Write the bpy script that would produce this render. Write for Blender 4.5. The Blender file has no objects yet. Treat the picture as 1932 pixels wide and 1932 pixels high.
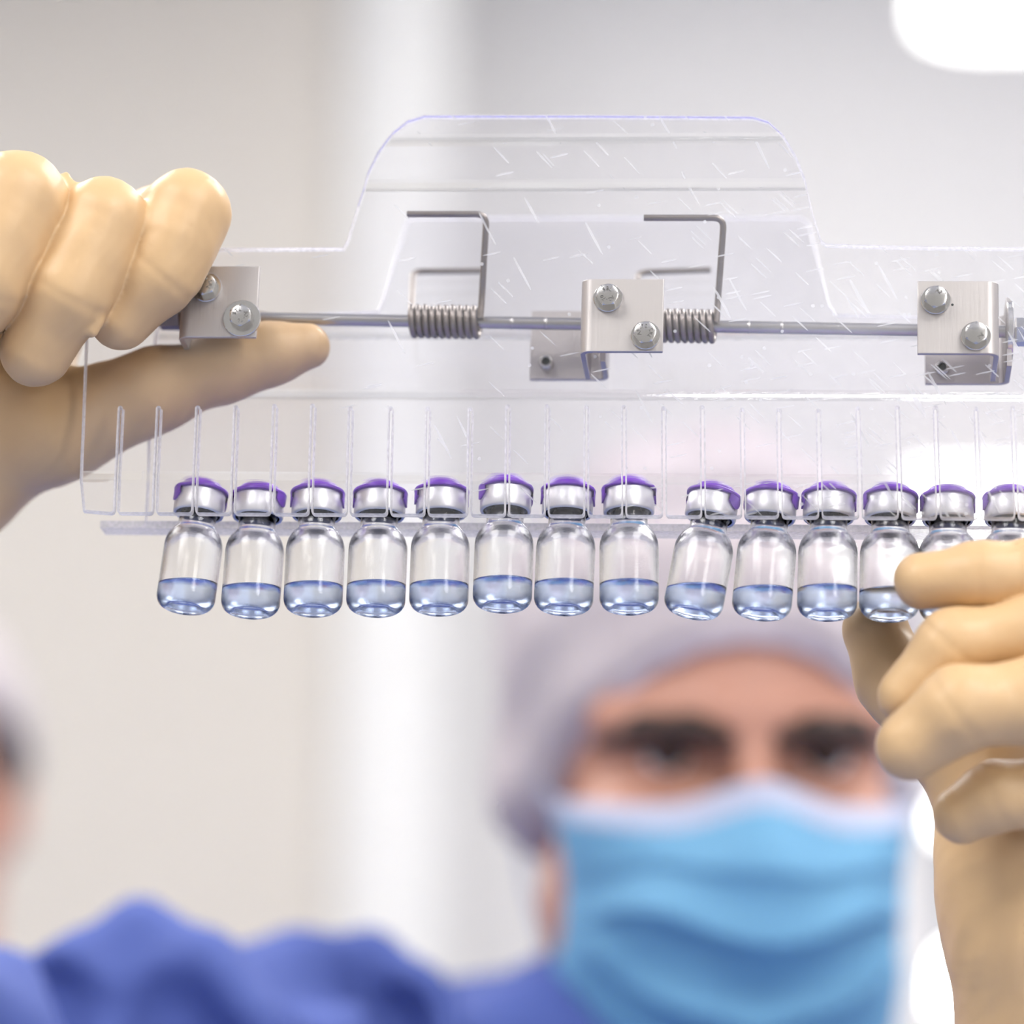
import bpy, bmesh, math, random
import numpy as np
from mathutils import Matrix, Vector

R = math.radians
scn = bpy.context.scene
COL = scn.collection

# ------------------------------------------------------------------ camera
PITCH = R(13.0)
DIST = 0.95                       # camera to the rack, metres
FPX = 6702.0                      # focal length in pixels of the 1932 frame
FOC = Vector((0, 0, 1.62))        # point of sharp focus on the rack
DIRV = Vector((0, math.cos(PITCH), math.sin(PITCH)))
UPV = Vector((0, -math.sin(PITCH), math.cos(PITCH)))
RTV = Vector((1, 0, 0))
CAM = FOC - DIST * DIRV
cd = bpy.data.cameras.new('camera')
cam = bpy.data.objects.new('camera', cd)
COL.objects.link(cam)
cam.location = CAM
cam.rotation_euler = (math.pi / 2 + PITCH, 0, 0)
cd.sensor_width = 36
cd.lens = 36 * FPX / 1932
cd.clip_start = 0.05
cd.dof.use_dof = True
cd.dof.focus_distance = DIST + 0.004
cd.dof.aperture_fstop = 4.6
scn.camera = cam

# ------------------------------------------------------------------ world, exposure, renderer quality
w = bpy.data.worlds.new('world')
scn.world = w
w.use_nodes = True
w.node_tree.nodes['Background'].inputs[0].default_value = (1.0, 0.985, 0.97, 1)
w.node_tree.nodes['Background'].inputs[1].default_value = 0.50
scn.view_settings.view_transform = 'Standard'
scn.view_settings.look = 'None'
scn.view_settings.gamma = 1
scn.view_settings.exposure = 0.0
scn.view_settings.use_curve_mapping = False
cy = scn.cycles
cy.use_denoising = True
cy.max_bounces = 12
cy.transmission_bounces = 12
cy.transparent_max_bounces = 24
cy.glossy_bounces = 4
cy.diffuse_bounces = 2
cy.use_adaptive_sampling = True
cy.adaptive_threshold = 0.09
cy.adaptive_min_samples = 14
cy.use_light_tree = False
cy.caustics_reflective = False
cy.caustics_refractive = False
cy.sample_clamp_indirect = 6
cy.blur_glossy = 0.5

PANEL_E = 11.0      # ceiling panel emission


# ------------------------------------------------------------------ materials
def new_mat(name):
    m = bpy.data.materials.new(name)
    m.use_nodes = True
    nt = m.node_tree
    for n in list(nt.nodes):
        nt.nodes.remove(n)
    out = nt.nodes.new('ShaderNodeOutputMaterial')
    return m, nt, out


def princ(name, col, rough=0.5, metal=0.0, spec=0.5, noise=0.0, nscale=60, bump=0.0, bscale=200, sss=0.0, sssr=(0.004, 0.002, 0.001), coat=0.0, aniso=None):
    m, nt, out = new_mat(name)
    b = nt.nodes.new('ShaderNodeBsdfPrincipled')
    nt.links.new(b.outputs[0], out.inputs[0])
    b.inputs['Base Color'].default_value = (*col, 1)
    b.inputs['Roughness'].default_value = rough
    b.inputs['Metallic'].default_value = metal
    b.inputs['Specular IOR Level'].default_value = spec
    b.inputs['Coat Weight'].default_value = coat
    if sss:
        b.inputs['Subsurface Weight'].default_value = sss
        b.inputs['Subsurface Radius'].default_value = sssr
        b.inputs['Subsurface Scale'].default_value = 1.0
    tc = nt.nodes.new('ShaderNodeTexCoord')
    mp = nt.nodes.new('ShaderNodeMapping')
    nt.links.new(tc.outputs['Object'], mp.inputs[0])
    if aniso:
        mp.inputs['Scale'].default_value = aniso
    if noise:
        n = nt.nodes.new('ShaderNodeTexNoise')
        n.inputs['Scale'].default_value = nscale
        n.inputs['Detail'].default_value = 4
        nt.links.new(mp.outputs[0], n.inputs['Vector'])
        mx = nt.nodes.new('ShaderNodeMix')
        mx.data_type = 'RGBA'
        nt.links.new(n.outputs['Fac'], mx.inputs['Factor'])
        mx.inputs['A'].default_value = (*[c * (1 - noise) for c in col], 1)
        mx.inputs['B'].default_value = (*[min(1, c * (1 + noise)) for c in col], 1)
        nt.links.new(mx.outputs['Result'], b.inputs['Base Color'])
    if bump:
        n2 = nt.nodes.new('ShaderNodeTexNoise')
        n2.inputs['Scale'].default_value = bscale
        n2.inputs['Detail'].default_value = 3
        nt.links.new(mp.outputs[0], n2.inputs['Vector'])
        bp = nt.nodes.new('ShaderNodeBump')
        bp.inputs['Strength'].default_value = bump
        bp.inputs['Distance'].default_value = 0.001
        nt.links.new(n2.outputs['Fac'], bp.inputs['Height'])
        nt.links.new(bp.outputs[0], b.inputs['Normal'])
    return m


def emit(name, col, s):
    m, nt, out = new_mat(name)
    e = nt.nodes.new('ShaderNodeEmission')
    e.inputs[0].default_value = (*col, 1)
    e.inputs[1].default_value = s
    nt.links.new(e.outputs[0], out.inputs[0])
    return m


def mat_glass(name, col, ior, rough=0.0, clear=0.0):
    m, nt, out = new_mat(name)
    g = nt.nodes.new('ShaderNodeBsdfGlass')
    g.inputs['Color'].default_value = (*col, 1)
    g.inputs['IOR'].default_value = ior
    g.inputs['Roughness'].default_value = rough
    t = nt.nodes.new('ShaderNodeTexNoise')
    t.inputs['Scale'].default_value = 90
    bp = nt.nodes.new('ShaderNodeBump')
    bp.inputs['Strength'].default_value = 0.04
    bp.inputs['Distance'].default_value = 0.001
    nt.links.new(t.outputs['Fac'], bp.inputs['Height'])
    nt.links.new(bp.outputs[0], g.inputs['Normal'])
    if clear:
        tr = nt.nodes.new('ShaderNodeBsdfTransparent')
        mx = nt.nodes.new('ShaderNodeMixShader')
        mx.inputs[0].default_value = clear
        nt.links.new(g.outputs[0], mx.inputs[1]); nt.links.new(tr.outputs[0], mx.inputs[2])
        nt.links.new(mx.outputs[0], out.inputs[0])
    else:
        nt.links.new(g.outputs[0], out.inputs[0])
    return m


def mat_acrylic(name, tint, scratch=1.0):
    """clear sheet: see-through with Fresnel reflection, handling scratches that thicken towards one end"""
    m, nt, out = new_mat(name)
    N = nt.nodes.new
    L = nt.links.new
    tr = N('ShaderNodeBsdfTransparent'); tr.inputs[0].default_value = (*tint, 1)
    gl = N('ShaderNodeBsdfGlossy'); gl.inputs['Roughness'].default_value = 0.06
    gl.inputs[0].default_value = (1, 1, 1, 1)
    fr = N('ShaderNodeFresnel')
    geo = N('ShaderNodeNewGeometry')
    io = N('ShaderNodeMapRange')       # same reflectance on the way in and on the way out of the flat sheet
    L(geo.outputs['Backfacing'], io.inputs['Value'])
    io.inputs['To Min'].default_value = 1.49; io.inputs['To Max'].default_value = 1 / 1.49
    L(io.outputs[0], fr.inputs[0])
    m1 = N('ShaderNodeMixShader')
    L(fr.outputs[0], m1.inputs[0]); L(tr.outputs[0], m1.inputs[1]); L(gl.outputs[0], m1.inputs[2])
    if not scratch:
        L(m1.outputs[0], out.inputs[0])
        return m
    tc = N('ShaderNodeTexCoord')
    sx = N('ShaderNodeSeparateXYZ'); L(tc.outputs['Object'], sx.inputs[0])

    def math_(op, a, b=None):
        n = N('ShaderNodeMath'); n.operation = op
        for i, v in enumerate((a, b)):
            if v is None:
                continue
            if isinstance(v, (int, float)):
                n.inputs[i].default_value = v
            else:
                L(v, n.inputs[i])
        return n.outputs[0]

    flat = N('ShaderNodeCombineXYZ'); L(sx.outputs[0], flat.inputs[0]); L(sx.outputs[2], flat.inputs[1])
    # wear grows along x (scratches sit mostly at the right end)
    wear = N('ShaderNodeMapRange')
    L(sx.outputs[0], wear.inputs['Value'])
    wear.inputs['From Min'].default_value = -0.05
    wear.inputs['From Max'].default_value = 0.14
    wear.inputs['To Min'].default_value = 0.03
    wear.inputs['To Max'].default_value = 1.0
    total = None
    for k, (ang, sc_long, sc_across, thr, seed) in enumerate((
            (-62, 62, 950, 0.05, 1.3), (-44, 110, 1500, 0.10, 7.7), (12, 130, 1500, 0.07, 4.1))):
        mp = N('ShaderNodeMapping')
        mp.inputs['Rotation'].default_value = (0, 0, -R(ang))
        mp.inputs['Location'].default_value = (seed, seed * 0.37, 0)
        L(flat.outputs[0], mp.inputs[0])
        mp2 = N('ShaderNodeMapping')
        mp2.inputs['Scale'].default_value = (sc_long, sc_across, 0.0)
        L(mp.outputs[0], mp2.inputs[0])
        v = N('ShaderNodeTexVoronoi')
        v.feature = 'F1'; v.voronoi_dimensions = '2D'
        v.inputs['Scale'].default_value = 1.0
        L(mp2.outputs[0], v.inputs['Vector'])
        # thin streak: near a cell centre, only for some cells
        sep = N('ShaderNodeSeparateColor'); L(v.outputs['Color'], sep.inputs[0])
        near = math_('LESS_THAN', v.outputs['Distance'], 0.33)
        pick = math_('LESS_THAN', sep.outputs[0], math_('MULTIPLY', wear.outputs[0], thr))
        s = math_('MULTIPLY', near, pick)
        total = s if total is None else math_('MAXIMUM', total, s)
    # specks
    v = N('ShaderNodeTexVoronoi'); v.voronoi_dimensions = '2D'; v.inputs['Scale'].default_value = 420
    L(flat.outputs[0], v.inputs['Vector'])
    sep = N('ShaderNodeSeparateColor'); L(v.outputs['Color'], sep.inputs[0])
    sp = math_('MULTIPLY', math_('LESS_THAN', v.outputs['Distance'], 0.2), math_('LESS_THAN', sep.outputs[1], math_('MULTIPLY', wear.outputs[0], 0.05)))
    total = math_('MAXIMUM', total, sp)
    # cloudy haze of fine scuffs
    nz = N('ShaderNodeTexNoise'); nz.noise_dimensions = '2D'; nz.inputs['Scale'].default_value = 28; nz.inputs['Detail'].default_value = 3
    L(flat.outputs[0], nz.inputs['Vector'])
    hz = N('ShaderNodeMapRange'); L(nz.outputs['Fac'], hz.inputs['Value'])
    hz.inputs['From Min'].default_value = 0.42; hz.inputs['From Max'].default_value = 0.75
    hz.inputs['To Min'].default_value = 0.0; hz.inputs['To Max'].default_value = 0.22
    haze = math_('MULTIPLY', hz.outputs[0], wear.outputs[0])
    fac = math_('MULTIPLY', math_('ADD', math_('MULTIPLY', total, 0.5), math_('ADD', haze, 0.012)), scratch)
    df = N('ShaderNodeBsdfDiffuse'); df.inputs[0].default_value = (0.95, 0.95, 0.97, 1)
    tl = N('ShaderNodeBsdfTranslucent'); tl.inputs[0].default_value = (0.95, 0.95, 0.97, 1)
    m2 = N('ShaderNodeMixShader'); m2.inputs[0].default_value = 0.5
    L(df.outputs[0], m2.inputs[1]); L(tl.outputs[0], m2.inputs[2])
    m3 = N('ShaderNodeMixShader')
    L(fac, m3.inputs[0]); L(m1.outputs[0], m3.inputs[1]); L(m2.outputs[0], m3.inputs[2])
    L(m3.outputs[0], out.inputs[0])
    return m


def mat_frost(name, col, clear=0.35):
    m, nt, out = new_mat(name)
    N = nt.nodes.new; L = nt.links.new
    df = N('ShaderNodeBsdfDiffuse'); df.inputs[0].default_value = (*col, 1)
    tl = N('ShaderNodeBsdfTranslucent'); tl.inputs[0].default_value = (*col, 1)
    tr = N('ShaderNodeBsdfTransparent')
    gl = N('ShaderNodeBsdfGlossy'); gl.inputs['Roughness'].default_value = 0.2
    a = N('ShaderNodeMixShader'); a.inputs[0].default_value = 0.5
    L(df.outputs[0], a.inputs[1]); L(tl.outputs[0], a.inputs[2])
    nz = N('ShaderNodeTexNoise'); nz.inputs['Scale'].default_value = 900
    tc = N('ShaderNodeTexCoord'); L(tc.outputs['Object'], nz.inputs['Vector'])
    mr = N('ShaderNodeMapRange'); L(nz.outputs['Fac'], mr.inputs['Value'])
    mr.inputs['From Min'].default_value = 0.35; mr.inputs['From Max'].default_value = 0.65
    mr.inputs['To Min'].default_value = clear - 0.08; mr.inputs['To Max'].default_value = clear + 0.08
    b = N('ShaderNodeMixShader'); L(mr.outputs[0], b.inputs[0])
    L(a.outputs[0], b.inputs[1]); L(tr.outputs[0], b.inputs[2])
    c = N('ShaderNodeMixShader'); c.inputs[0].default_value = 0.1
    L(b.outputs[0], c.inputs[1]); L(gl.outputs[0], c.inputs[2])
    L(c.outputs[0], out.inputs[0])
    return m


def mat_net(name, col, clear):
    m, nt, out = new_mat(name)
    N = nt.nodes.new; L = nt.links.new
    df = N('ShaderNodeBsdfDiffuse'); df.inputs[0].default_value = (*col, 1)
    tl = N('ShaderNodeBsdfTranslucent'); tl.inputs[0].default_value = (*col, 1)
    a = N('ShaderNodeMixShader'); a.inputs[0].default_value = clear
    L(df.outputs[0], a.inputs[1]); L(tl.outputs[0], a.inputs[2])
    nz = N('ShaderNodeTexNoise'); nz.inputs['Scale'].default_value = 120
    tc = N('ShaderNodeTexCoord'); L(tc.outputs['Object'], nz.inputs['Vector'])
    mx = N('ShaderNodeMix'); mx.data_type = 'RGBA'; L(nz.outputs['Fac'], mx.inputs['Factor'])
    mx.inputs['A'].default_value = (*[c * 0.88 for c in col], 1); mx.inputs['B'].default_value = (*[min(1, c * 1.1) for c in col], 1)
    L(mx.outputs['Result'], df.inputs[0])
    L(a.outputs[0], out.inputs[0])
    return m


M = {}
M['wall_grey'] = princ('painted_wall_grey', (0.785, 0.765, 0.76), 0.55, noise=0.015, nscale=3)
M['wall_beige'] = princ('painted_wall_beige', (0.63, 0.585, 0.53), 0.5, noise=0.02, nscale=3)
M['pillar'] = princ('glossy_white_panel', (0.80, 0.79, 0.775), 0.3, noise=0.01, nscale=4)
M['floor'] = princ('vinyl_floor', (0.27, 0.33, 0.55), 0.35, noise=0.05, nscale=12)
M['ceiling'] = princ('ceiling_paint', (0.85, 0.85, 0.85), 0.7, noise=0.01, nscale=5)
M['white_plastic'] = princ('white_plastic', (0.8, 0.8, 0.8), 0.4, noise=0.01)
M['grey_plastic'] = princ('grey_plastic', (0.35, 0.36, 0.38), 0.4, noise=0.03)
M['lamp'] = emit('lamp_diffuser', (1.0, 0.985, 0.96), PANEL_E)
M['lamp_far'] = emit('lamp_far', (1.0, 1.0, 0.97), 6.0)
M['lamp_small'] = emit('small_lamp_glow', (1.0, 1.0, 0.97), 6.0)
M['streak_glow'] = emit('streak_lamp_glow', (1.0, 0.97, 0.93), 10.0)  # glow of the added lamp that draws the vial streaks
M['acrylic'] = mat_acrylic('clear_acrylic', (0.985, 0.983, 0.992))
M['acrylic_rear'] = mat_acrylic('clear_acrylic_rear', (0.985, 0.983, 0.992), 0)
M['edge'] = mat_frost('sawn_acrylic_edge', (0.97, 0.95, 0.985), 0.22)
M['ledge'] = mat_frost('ledge_acrylic', (0.93, 0.90, 0.93), 0.45)
M['edge_polished'] = mat_frost('polished_acrylic_edge', (0.48, 0.47, 0.84), 0.25)
M['bend'] = mat_glass('acrylic_bend', (1, 1, 1), 1.49, 0.0, 0.6)
M['steel'] = princ('brushed_steel', (0.60, 0.56, 0.545), 0.42, metal=0.75, noise=0.05, nscale=40, bump=0.06, bscale=900, aniso=(1, 1, 0.08))
M['bolt'] = princ('bolt_steel', (0.66, 0.64, 0.625), 0.2, metal=1.0, noise=0.05, nscale=300)
M['rod'] = princ('rod_steel', (0.50, 0.48, 0.465), 0.28, metal=1.0, noise=0.06, nscale=80)
M['spring'] = princ('spring_steel', (0.30, 0.265, 0.245), 0.38, metal=0.85, noise=0.1, nscale=200)
M['stamp'] = princ('stamped_mark', (0.32, 0.31, 0.30), 0.35, metal=1.0, noise=0.05)  # darker steel stands in for the shaded edges of the letters
M['hole'] = princ('dark_socket', (0.05, 0.06, 0.06), 0.5, noise=0.05)
M['glass'] = mat_glass('vial_glass', (1.0, 1.0, 1.0), 1.47)
M['liquid'] = mat_glass('scrub_tinted_liquid', (0.85, 0.905, 1.0), 1.34)  # blue tint stands in for the scrubs refracted through the liquid
M['stopper'] = princ('grey_rubber', (0.035, 0.04, 0.065), 0.35, noise=0.05)
M['alu'] = princ('crimped_aluminium', (0.86, 0.85, 0.87), 0.42, metal=0.8, noise=0.02, nscale=200)
M['purple'] = princ('purple_plastic', (0.23, 0.055, 0.64), 0.35, noise=0.04)
M['latex'] = princ('cream_latex', (0.74, 0.495, 0.265), 0.4, spec=0.4, noise=0.06, nscale=55, bump=0.12, bscale=160)
M['skin'] = princ('skin', (0.60, 0.30, 0.215), 0.5, noise=0.05, nscale=50)
M['lip'] = princ('eyelid_skin', (0.40, 0.18, 0.14), 0.5, noise=0.05)
M['eye'] = princ('eye_white', (0.72, 0.74, 0.80), 0.12, noise=0.01)
M['iris'] = princ('dark_iris', (0.03, 0.02, 0.015), 0.1, noise=0.05)
M['hair'] = princ('dark_hair', (0.05, 0.03, 0.024), 0.7, noise=0.3, nscale=300)
M['net'] = mat_net('hair_net_fabric', (0.78, 0.71, 0.745), 0.25)
M['band'] = mat_net('hair_net_hem', (0.76, 0.67, 0.74), 0.15)
M['mask'] = princ('blue_mask_fabric', (0.17, 0.42, 0.66), 0.7, noise=0.04, nscale=300)
M['mask_white'] = princ('white_mask_fabric', (0.46, 0.50, 0.66), 0.7, noise=0.02, nscale=300)
M['scrub'] = princ('blue_cotton', (0.075, 0.115, 0.38), 0.8, noise=0.06, nscale=120)
M['trouser'] = princ('blue_cotton_trousers', (0.10, 0.14, 0.45), 0.8, noise=0.06, nscale=60)
M['shoe'] = princ('white_clog', (0.7, 0.7, 0.7), 0.5, noise=0.03)


# ------------------------------------------------------------------ helpers
def link(o, parent=None):
    COL.objects.link(o)
    if parent is not None:
        o.parent = parent
    return o


def empty(name, mat=None):
    o = bpy.data.objects.new(name, None)
    o.empty_display_size = 0.02
    COL.objects.link(o)
    if mat is not None:
        o.matrix_world = mat
    return o


def tag(o, label=None, cat=None, group=None, kind=None):
    if label: o['label'] = label
    if cat: o['category'] = cat
    if group: o['group'] = group
    if kind: o['kind'] = kind
    return o


def mesh_obj(name, verts, faces, mats, parent=None, smooth=True, midx=None, scale=1.0):
    me = bpy.data.meshes.new(name)
    v = np.asarray(verts, dtype=float) * scale
    me.from_pydata([tuple(a) for a in v], [], [tuple(int(i) for i in f) for f in faces])
    for m in (mats if isinstance(mats, (list, tuple)) else [mats]):
        me.materials.append(m)
    if midx is not None:
        me.polygons.foreach_set('material_index', list(midx))
    me.polygons.foreach_set('use_smooth', [bool(smooth)] * len(me.polygons))
    me.validate()
    me.update()
    o = bpy.data.objects.new(name, me)
    return link(o, parent)


class MB:
    """collects shapes in millimetres; build() links them as one mesh in metres"""
    def __init__(s):
        s.v, s.f, s.m, s.sm = [], [], [], []

    def add(s, v, f, mi=0, smooth=False):
        o = len(s.v)
        s.v += [tuple(a) for a in v]
        s.f += [tuple(i + o for i in q) for q in f]
        s.m += [mi] * len(f)
        s.sm += [smooth] * len(f)

    def box(s, a, b, mi=0):
        (x0, y0, z0), (x1, y1, z1) = a, b
        v = [(x0, y0, z0), (x1, y0, z0), (x1, y1, z0), (x0, y1, z0), (x0, y0, z1), (x1, y0, z1), (x1, y1, z1), (x0, y1, z1)]
        s.add(v, [(0, 3, 2, 1), (4, 5, 6, 7), (0, 1, 5, 4), (1, 2, 6, 5), (2, 3, 7, 6), (3, 0, 4, 7)], mi)

    def tube(s, pts, r, n=12, mi=0, caps=True):
        pts = [Vector(p) for p in pts]
        rr = r if isinstance(r, (list, tuple)) else [r] * len(pts)
        T0 = (pts[1] - pts[0]).normalized()
        u = T0.orthogonal().normalized()
        v, f = [], []
        for i, p in enumerate(pts):
            a = pts[max(i - 1, 0)]; b = pts[min(i + 1, len(pts) - 1)]
            T = (b - a).normalized()
            u = (u - T * u.dot(T)).normalized()
            w_ = T.cross(u)
            for k in range(n):
                t = 2 * math.pi * k / n
                v.append(p + rr[i] * (math.cos(t) * u + math.sin(t) * w_))
        for i in range(len(pts) - 1):
            for k in range(n):
                f.append((i * n + k, i * n + (k + 1) % n, (i + 1) * n + (k + 1) % n, (i + 1) * n + k))
        s.add(v, f, mi, True)
        if caps:
            s.add(v[:n], [tuple(range(n))[::-1]], mi)
            s.add(v[-n:], [tuple(range(n))], mi)

    def lathe(s, prof, n=40, mi=0, axis='z', o=(0, 0, 0), closed=False, smooth=True, ang0=0.0):
        """prof: list of (r, h)"""
        v, f = [], []
        for (r_, h) in prof:
            for k in range(n):
                t = 2 * math.pi * k / n + ang0
                a, b = r_ * math.cos(t), r_ * math.sin(t)
                if axis == 'z': p = (a, b, h)
                elif axis == 'y': p = (a, -h, b)      # h counts towards the viewer (-y)
                else: p = (h, a, b)
                v.append((p[0] + o[0], p[1] + o[1], p[2] + o[2]))
        m = len(prof)
        for i in range(m if closed else m - 1):
            j = (i + 1) % m
            for k in range(n):
                f.append((i * n + k, i * n + (k + 1) % n, j * n + (k + 1) % n, j * n + k))
        s.add(v, f, mi, smooth)

    def build(s, name, mats, parent=None, sharp=None):
        o = mesh_obj(name, s.v, s.f, mats, parent, False, s.m, 0.001)
        me = o.data
        if len(me.polygons) == len(s.sm):
            me.polygons.foreach_set('use_smooth', s.sm)
        bm = bmesh.new(); bm.from_mesh(me)
        bmesh.ops.remove_doubles(bm, verts=bm.verts, dist=1e-6)
        bmesh.ops.recalc_face_normals(bm, faces=bm.faces)
        if sharp is not None:
            for e in bm.edges:
                if len(e.link_faces) == 2 and e.calc_face_angle(0) > sharp:
                    e.smooth = False
        bm.to_mesh(me); bm.free()
        return o


def CP(px, py, d):
    """the point at distance d (along the view axis) behind pixel px, py"""
    return CAM + d * DIRV + RTV * ((px - 966) / FPX * d) + UPV * (-(py - 966) / FPX * d)


# the rack's own frame: leaning, turned and rolled a little as it is held
TOOL = Matrix.Translation(FOC) @ Matrix.Rotation(R(-5), 4, 'Z') @ Matrix.Rotation(R(-3), 4, 'X') @ Matrix.Rotation(R(1.5), 4, 'Y')
TINV = TOOL.inverted()
_cl = TINV @ CAM


def TL(px, py, y):
    """rack coordinates (mm) of what is seen at px, py in the rack's plane of depth y (mm)"""
    d = (TINV @ CP(px, py, 1.0)) - _cl
    t = (y / 1000 - _cl.y) / d.y
    p = _cl + d * t
    return Vector((p.x * 1000, y, p.z * 1000))


def TW(px, py, y):
    return TOOL @ (TL(px, py, y) / 1000)


def lerp_profile(pts):
    zs = [p[0] for p in pts]; ys = [p[1] for p in pts]
    return lambda z: float(np.interp(z, zs, ys))


# depth profiles (z -> y, mm) of the two plates; small steps round the bends
def rounded(pts, r=1.2):
    out = [pts[0]]
    for i in range(1, len(pts) - 1):
        (z0, y0), (z1, y1), (z2, y2) = pts[i - 1], pts[i], pts[i + 1]
        s0 = (y1 - y0) / (z1 - z0); s1 = (y2 - y1) / (z2 - z1)
        for t in (-1, -0.5, 0, 0.5, 1):
            z = z1 + t * r
            # parabola blending the two slopes
            y = y1 + (s0 + s1) / 2 * t * r + (s1 - s0) / (4 * r) * (t * r) ** 2 + (s1 - s0) * r / 4
            out.append((z, y))
    out.append(pts[-1])
    return out


FRONT_B = [(-20, 1.5), (9.3, -1.5), (92, -4.5), (103.5, -9.5), (140, -9.0)]
REAR_B = [(-20, 18.4), (40, 20.5), (60, 28.0), (140, 84.0)]
FRONT_P = rounded(FRONT_B); REAR_P = rounded(REAR_B)
yf = lerp_profile(FRONT_P); yr = lerp_profile(REAR_P)


def on(px, py, prof):
    y = 0.0
    for _ in range(12):
        p = TL(px, py, y)
        y = prof(p.z)
    return p.x, p.z


def plate(name, outline, prof, bends, t, mats, parent, edge_sel=None, lip=0.38):
    """sheet with a sawn outline, heat-bent along level lines; mats = face, edge, bend, polished edge"""
    bm = bmesh.new()
    vs = [bm.verts.new((x, 0, z)) for x, z in outline]
    f = bm.faces.new(vs)
    bm.normal_update()
    if f.normal.y > 0:
        f.normal_flip()
    rim = bmesh.ops.inset_region(bm, faces=[f], thickness=lip, use_boundary=True, use_even_offset=True)['faces']
    for q in rim:
        q.material_index = 1
    for zb in bends:
        bmesh.ops.bisect_plane(bm, geom=bm.verts[:] + bm.edges[:] + bm.faces[:], dist=1e-5, plane_co=(0, 0, zb), plane_no=(0, 0, 1))
    bm.verts.index_update(); bm.verts.ensure_lookup_table()
    bset = set()
    bnd = []
    for e in bm.edges:
        if len(e.link_faces) == 1:
            fa = e.link_faces[0]
            l = e.link_loops[0]
            bnd.append((l.vert.index, l.link_loop_next.vert.index))
            bset.add(l.vert.index); bset.add(l.link_loop_next.vert.index)
    co = [v.co.copy() for v in bm.verts]
    n = len(co)
    V, F, MI = [], [], []
    for i, c in enumerate(co):
        V.append((c.x, prof(c.z) + (lip * 0.7 if i in bset else 0), c.z))
    for i, c in enumerate(co):
        V.append((c.x, prof(c.z) + t - (lip * 0.7 if i in bset else 0), c.z))
    bz = [b for b in bends]
    for fc in bm.faces:
        ids = [v.index for v in fc.verts]
        zc = [co[i].z for i in ids]
        mi = fc.material_index
        if mi == 0 and (max(zc) - min(zc)) < 1.3 and any(abs(sum(zc) / len(zc) - b) < 1.3 for b in bz):
            mi = 2
        F.append(tuple(ids)); MI.append(mi)
        F.append(tuple(i + n for i in reversed(ids))); MI.append(4 if mi == 0 else mi)
    for a, b in bnd:
        F.append((b, a, a + n, b + n))
        MI.append(3 if (edge_sel and edge_sel(co[a], co[b])) else 1)
    bm.free()
    o = mesh_obj(name, V, F, mats, parent, False, MI, 0.001)
    return o


# ================================================================== the room
def room_box(name, a, b, mat, kind='structure', parent=None):
    mb = MB(); mb.box([c * 1000 for c in a], [c * 1000 for c in b])
    o = mb.build(name, mat, parent)
    if kind: o['kind'] = kind
    return o


YB = 3.1
room_box('floor', (-3, -2.6, -0.1), (3, YB + 0.2, 0), M['floor'])
room_box('ceiling', (-3, -2.6, 3.2), (3, YB + 0.2, 3.3), M['ceiling'])
room_box('wall_back', (-0.12, YB, 0), (3, YB + 0.12, 3.2), M['wall_grey'])
wl = room_box('wall_partition', (-3, YB - 0.22, 0), (-0.175, YB + 0.12, 3.2), M['wall_beige'])
room_box('wall_left', (-3.1, -2.6, 0), (-3, YB + 0.12, 3.2), M['wall_beige'])
room_box('wall_right', (3, -2.6, 0), (3.1, YB + 0.12, 3.2), M['wall_grey'])
# glossy white corner post between the two wall colours
mb = MB()
pts = []
x0, x1, y0, y1, rr = -190, -70, (YB - 0.245) * 1000, (YB + 0.1) * 1000, 22
outl = [(x0, y1), (x0, y0 + rr)] + [(x0 + rr - rr * math.cos(t), y0 + rr - rr * math.sin(t)) for t in np.linspace(0.2, math.pi / 2, 6)] + \
       [(x1 - rr + rr * math.sin(t), y0 + rr - rr * math.cos(t)) for t in np.linspace(0, math.pi / 2, 7)] + [(x1, y1)]
nn = len(outl)
mb.add([(x, y, 0) for x, y in outl] + [(x, y, 3200) for x, y in outl], [(i, (i + 1) % nn, (i + 1) % nn + nn, i + nn) for i in range(nn)], 0, True)
o = mb.build('trim_1', M['pillar'], None, sharp=R(50)); o['kind'] = 'structure'

# ceiling light panels: frame and diffuser (small one by the back wall added to brighten it)
i = 0
for (cx, cyy, lab) in ((-1.3, -1.3, 'square ceiling light panel behind the viewer on the beige side'),
                       (1.1, -1.5, 'square ceiling light panel behind the viewer on the grey side'),
                       (-1.3, 1.2, 'square ceiling light panel above the beige partition side'),
                       (1.2, 1.0, 'square ceiling light panel above the masked person'),
                       (0.35, 2.2, 'small unseen ceiling light panel added to brighten the grey back wall')):
    e = empty('ceiling_light', Matrix.Translation((cx, cyy, 3.2)))
    tag(e, lab, 'ceiling light', 'ceiling light panels')
    if cyy > 2:
        e.scale = (0.42, 0.42, 1)
    mb = MB()
    for a, b in (((-620, -620, -30), (620, -590, 0)), ((-620, 590, -30), (620, 620, 0)), ((-620, -590, -30), (-590, 590, 0)), ((590, -590, -30), (620, 590, 0))):
        mb.box(a, b)
    mb.build('light_frame', M['white_plastic'], e)
    mb = MB(); mb.box((-590, -590, -18), (590, 590, -4)); mb.build('diffuser', M['lamp'], e)


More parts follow.
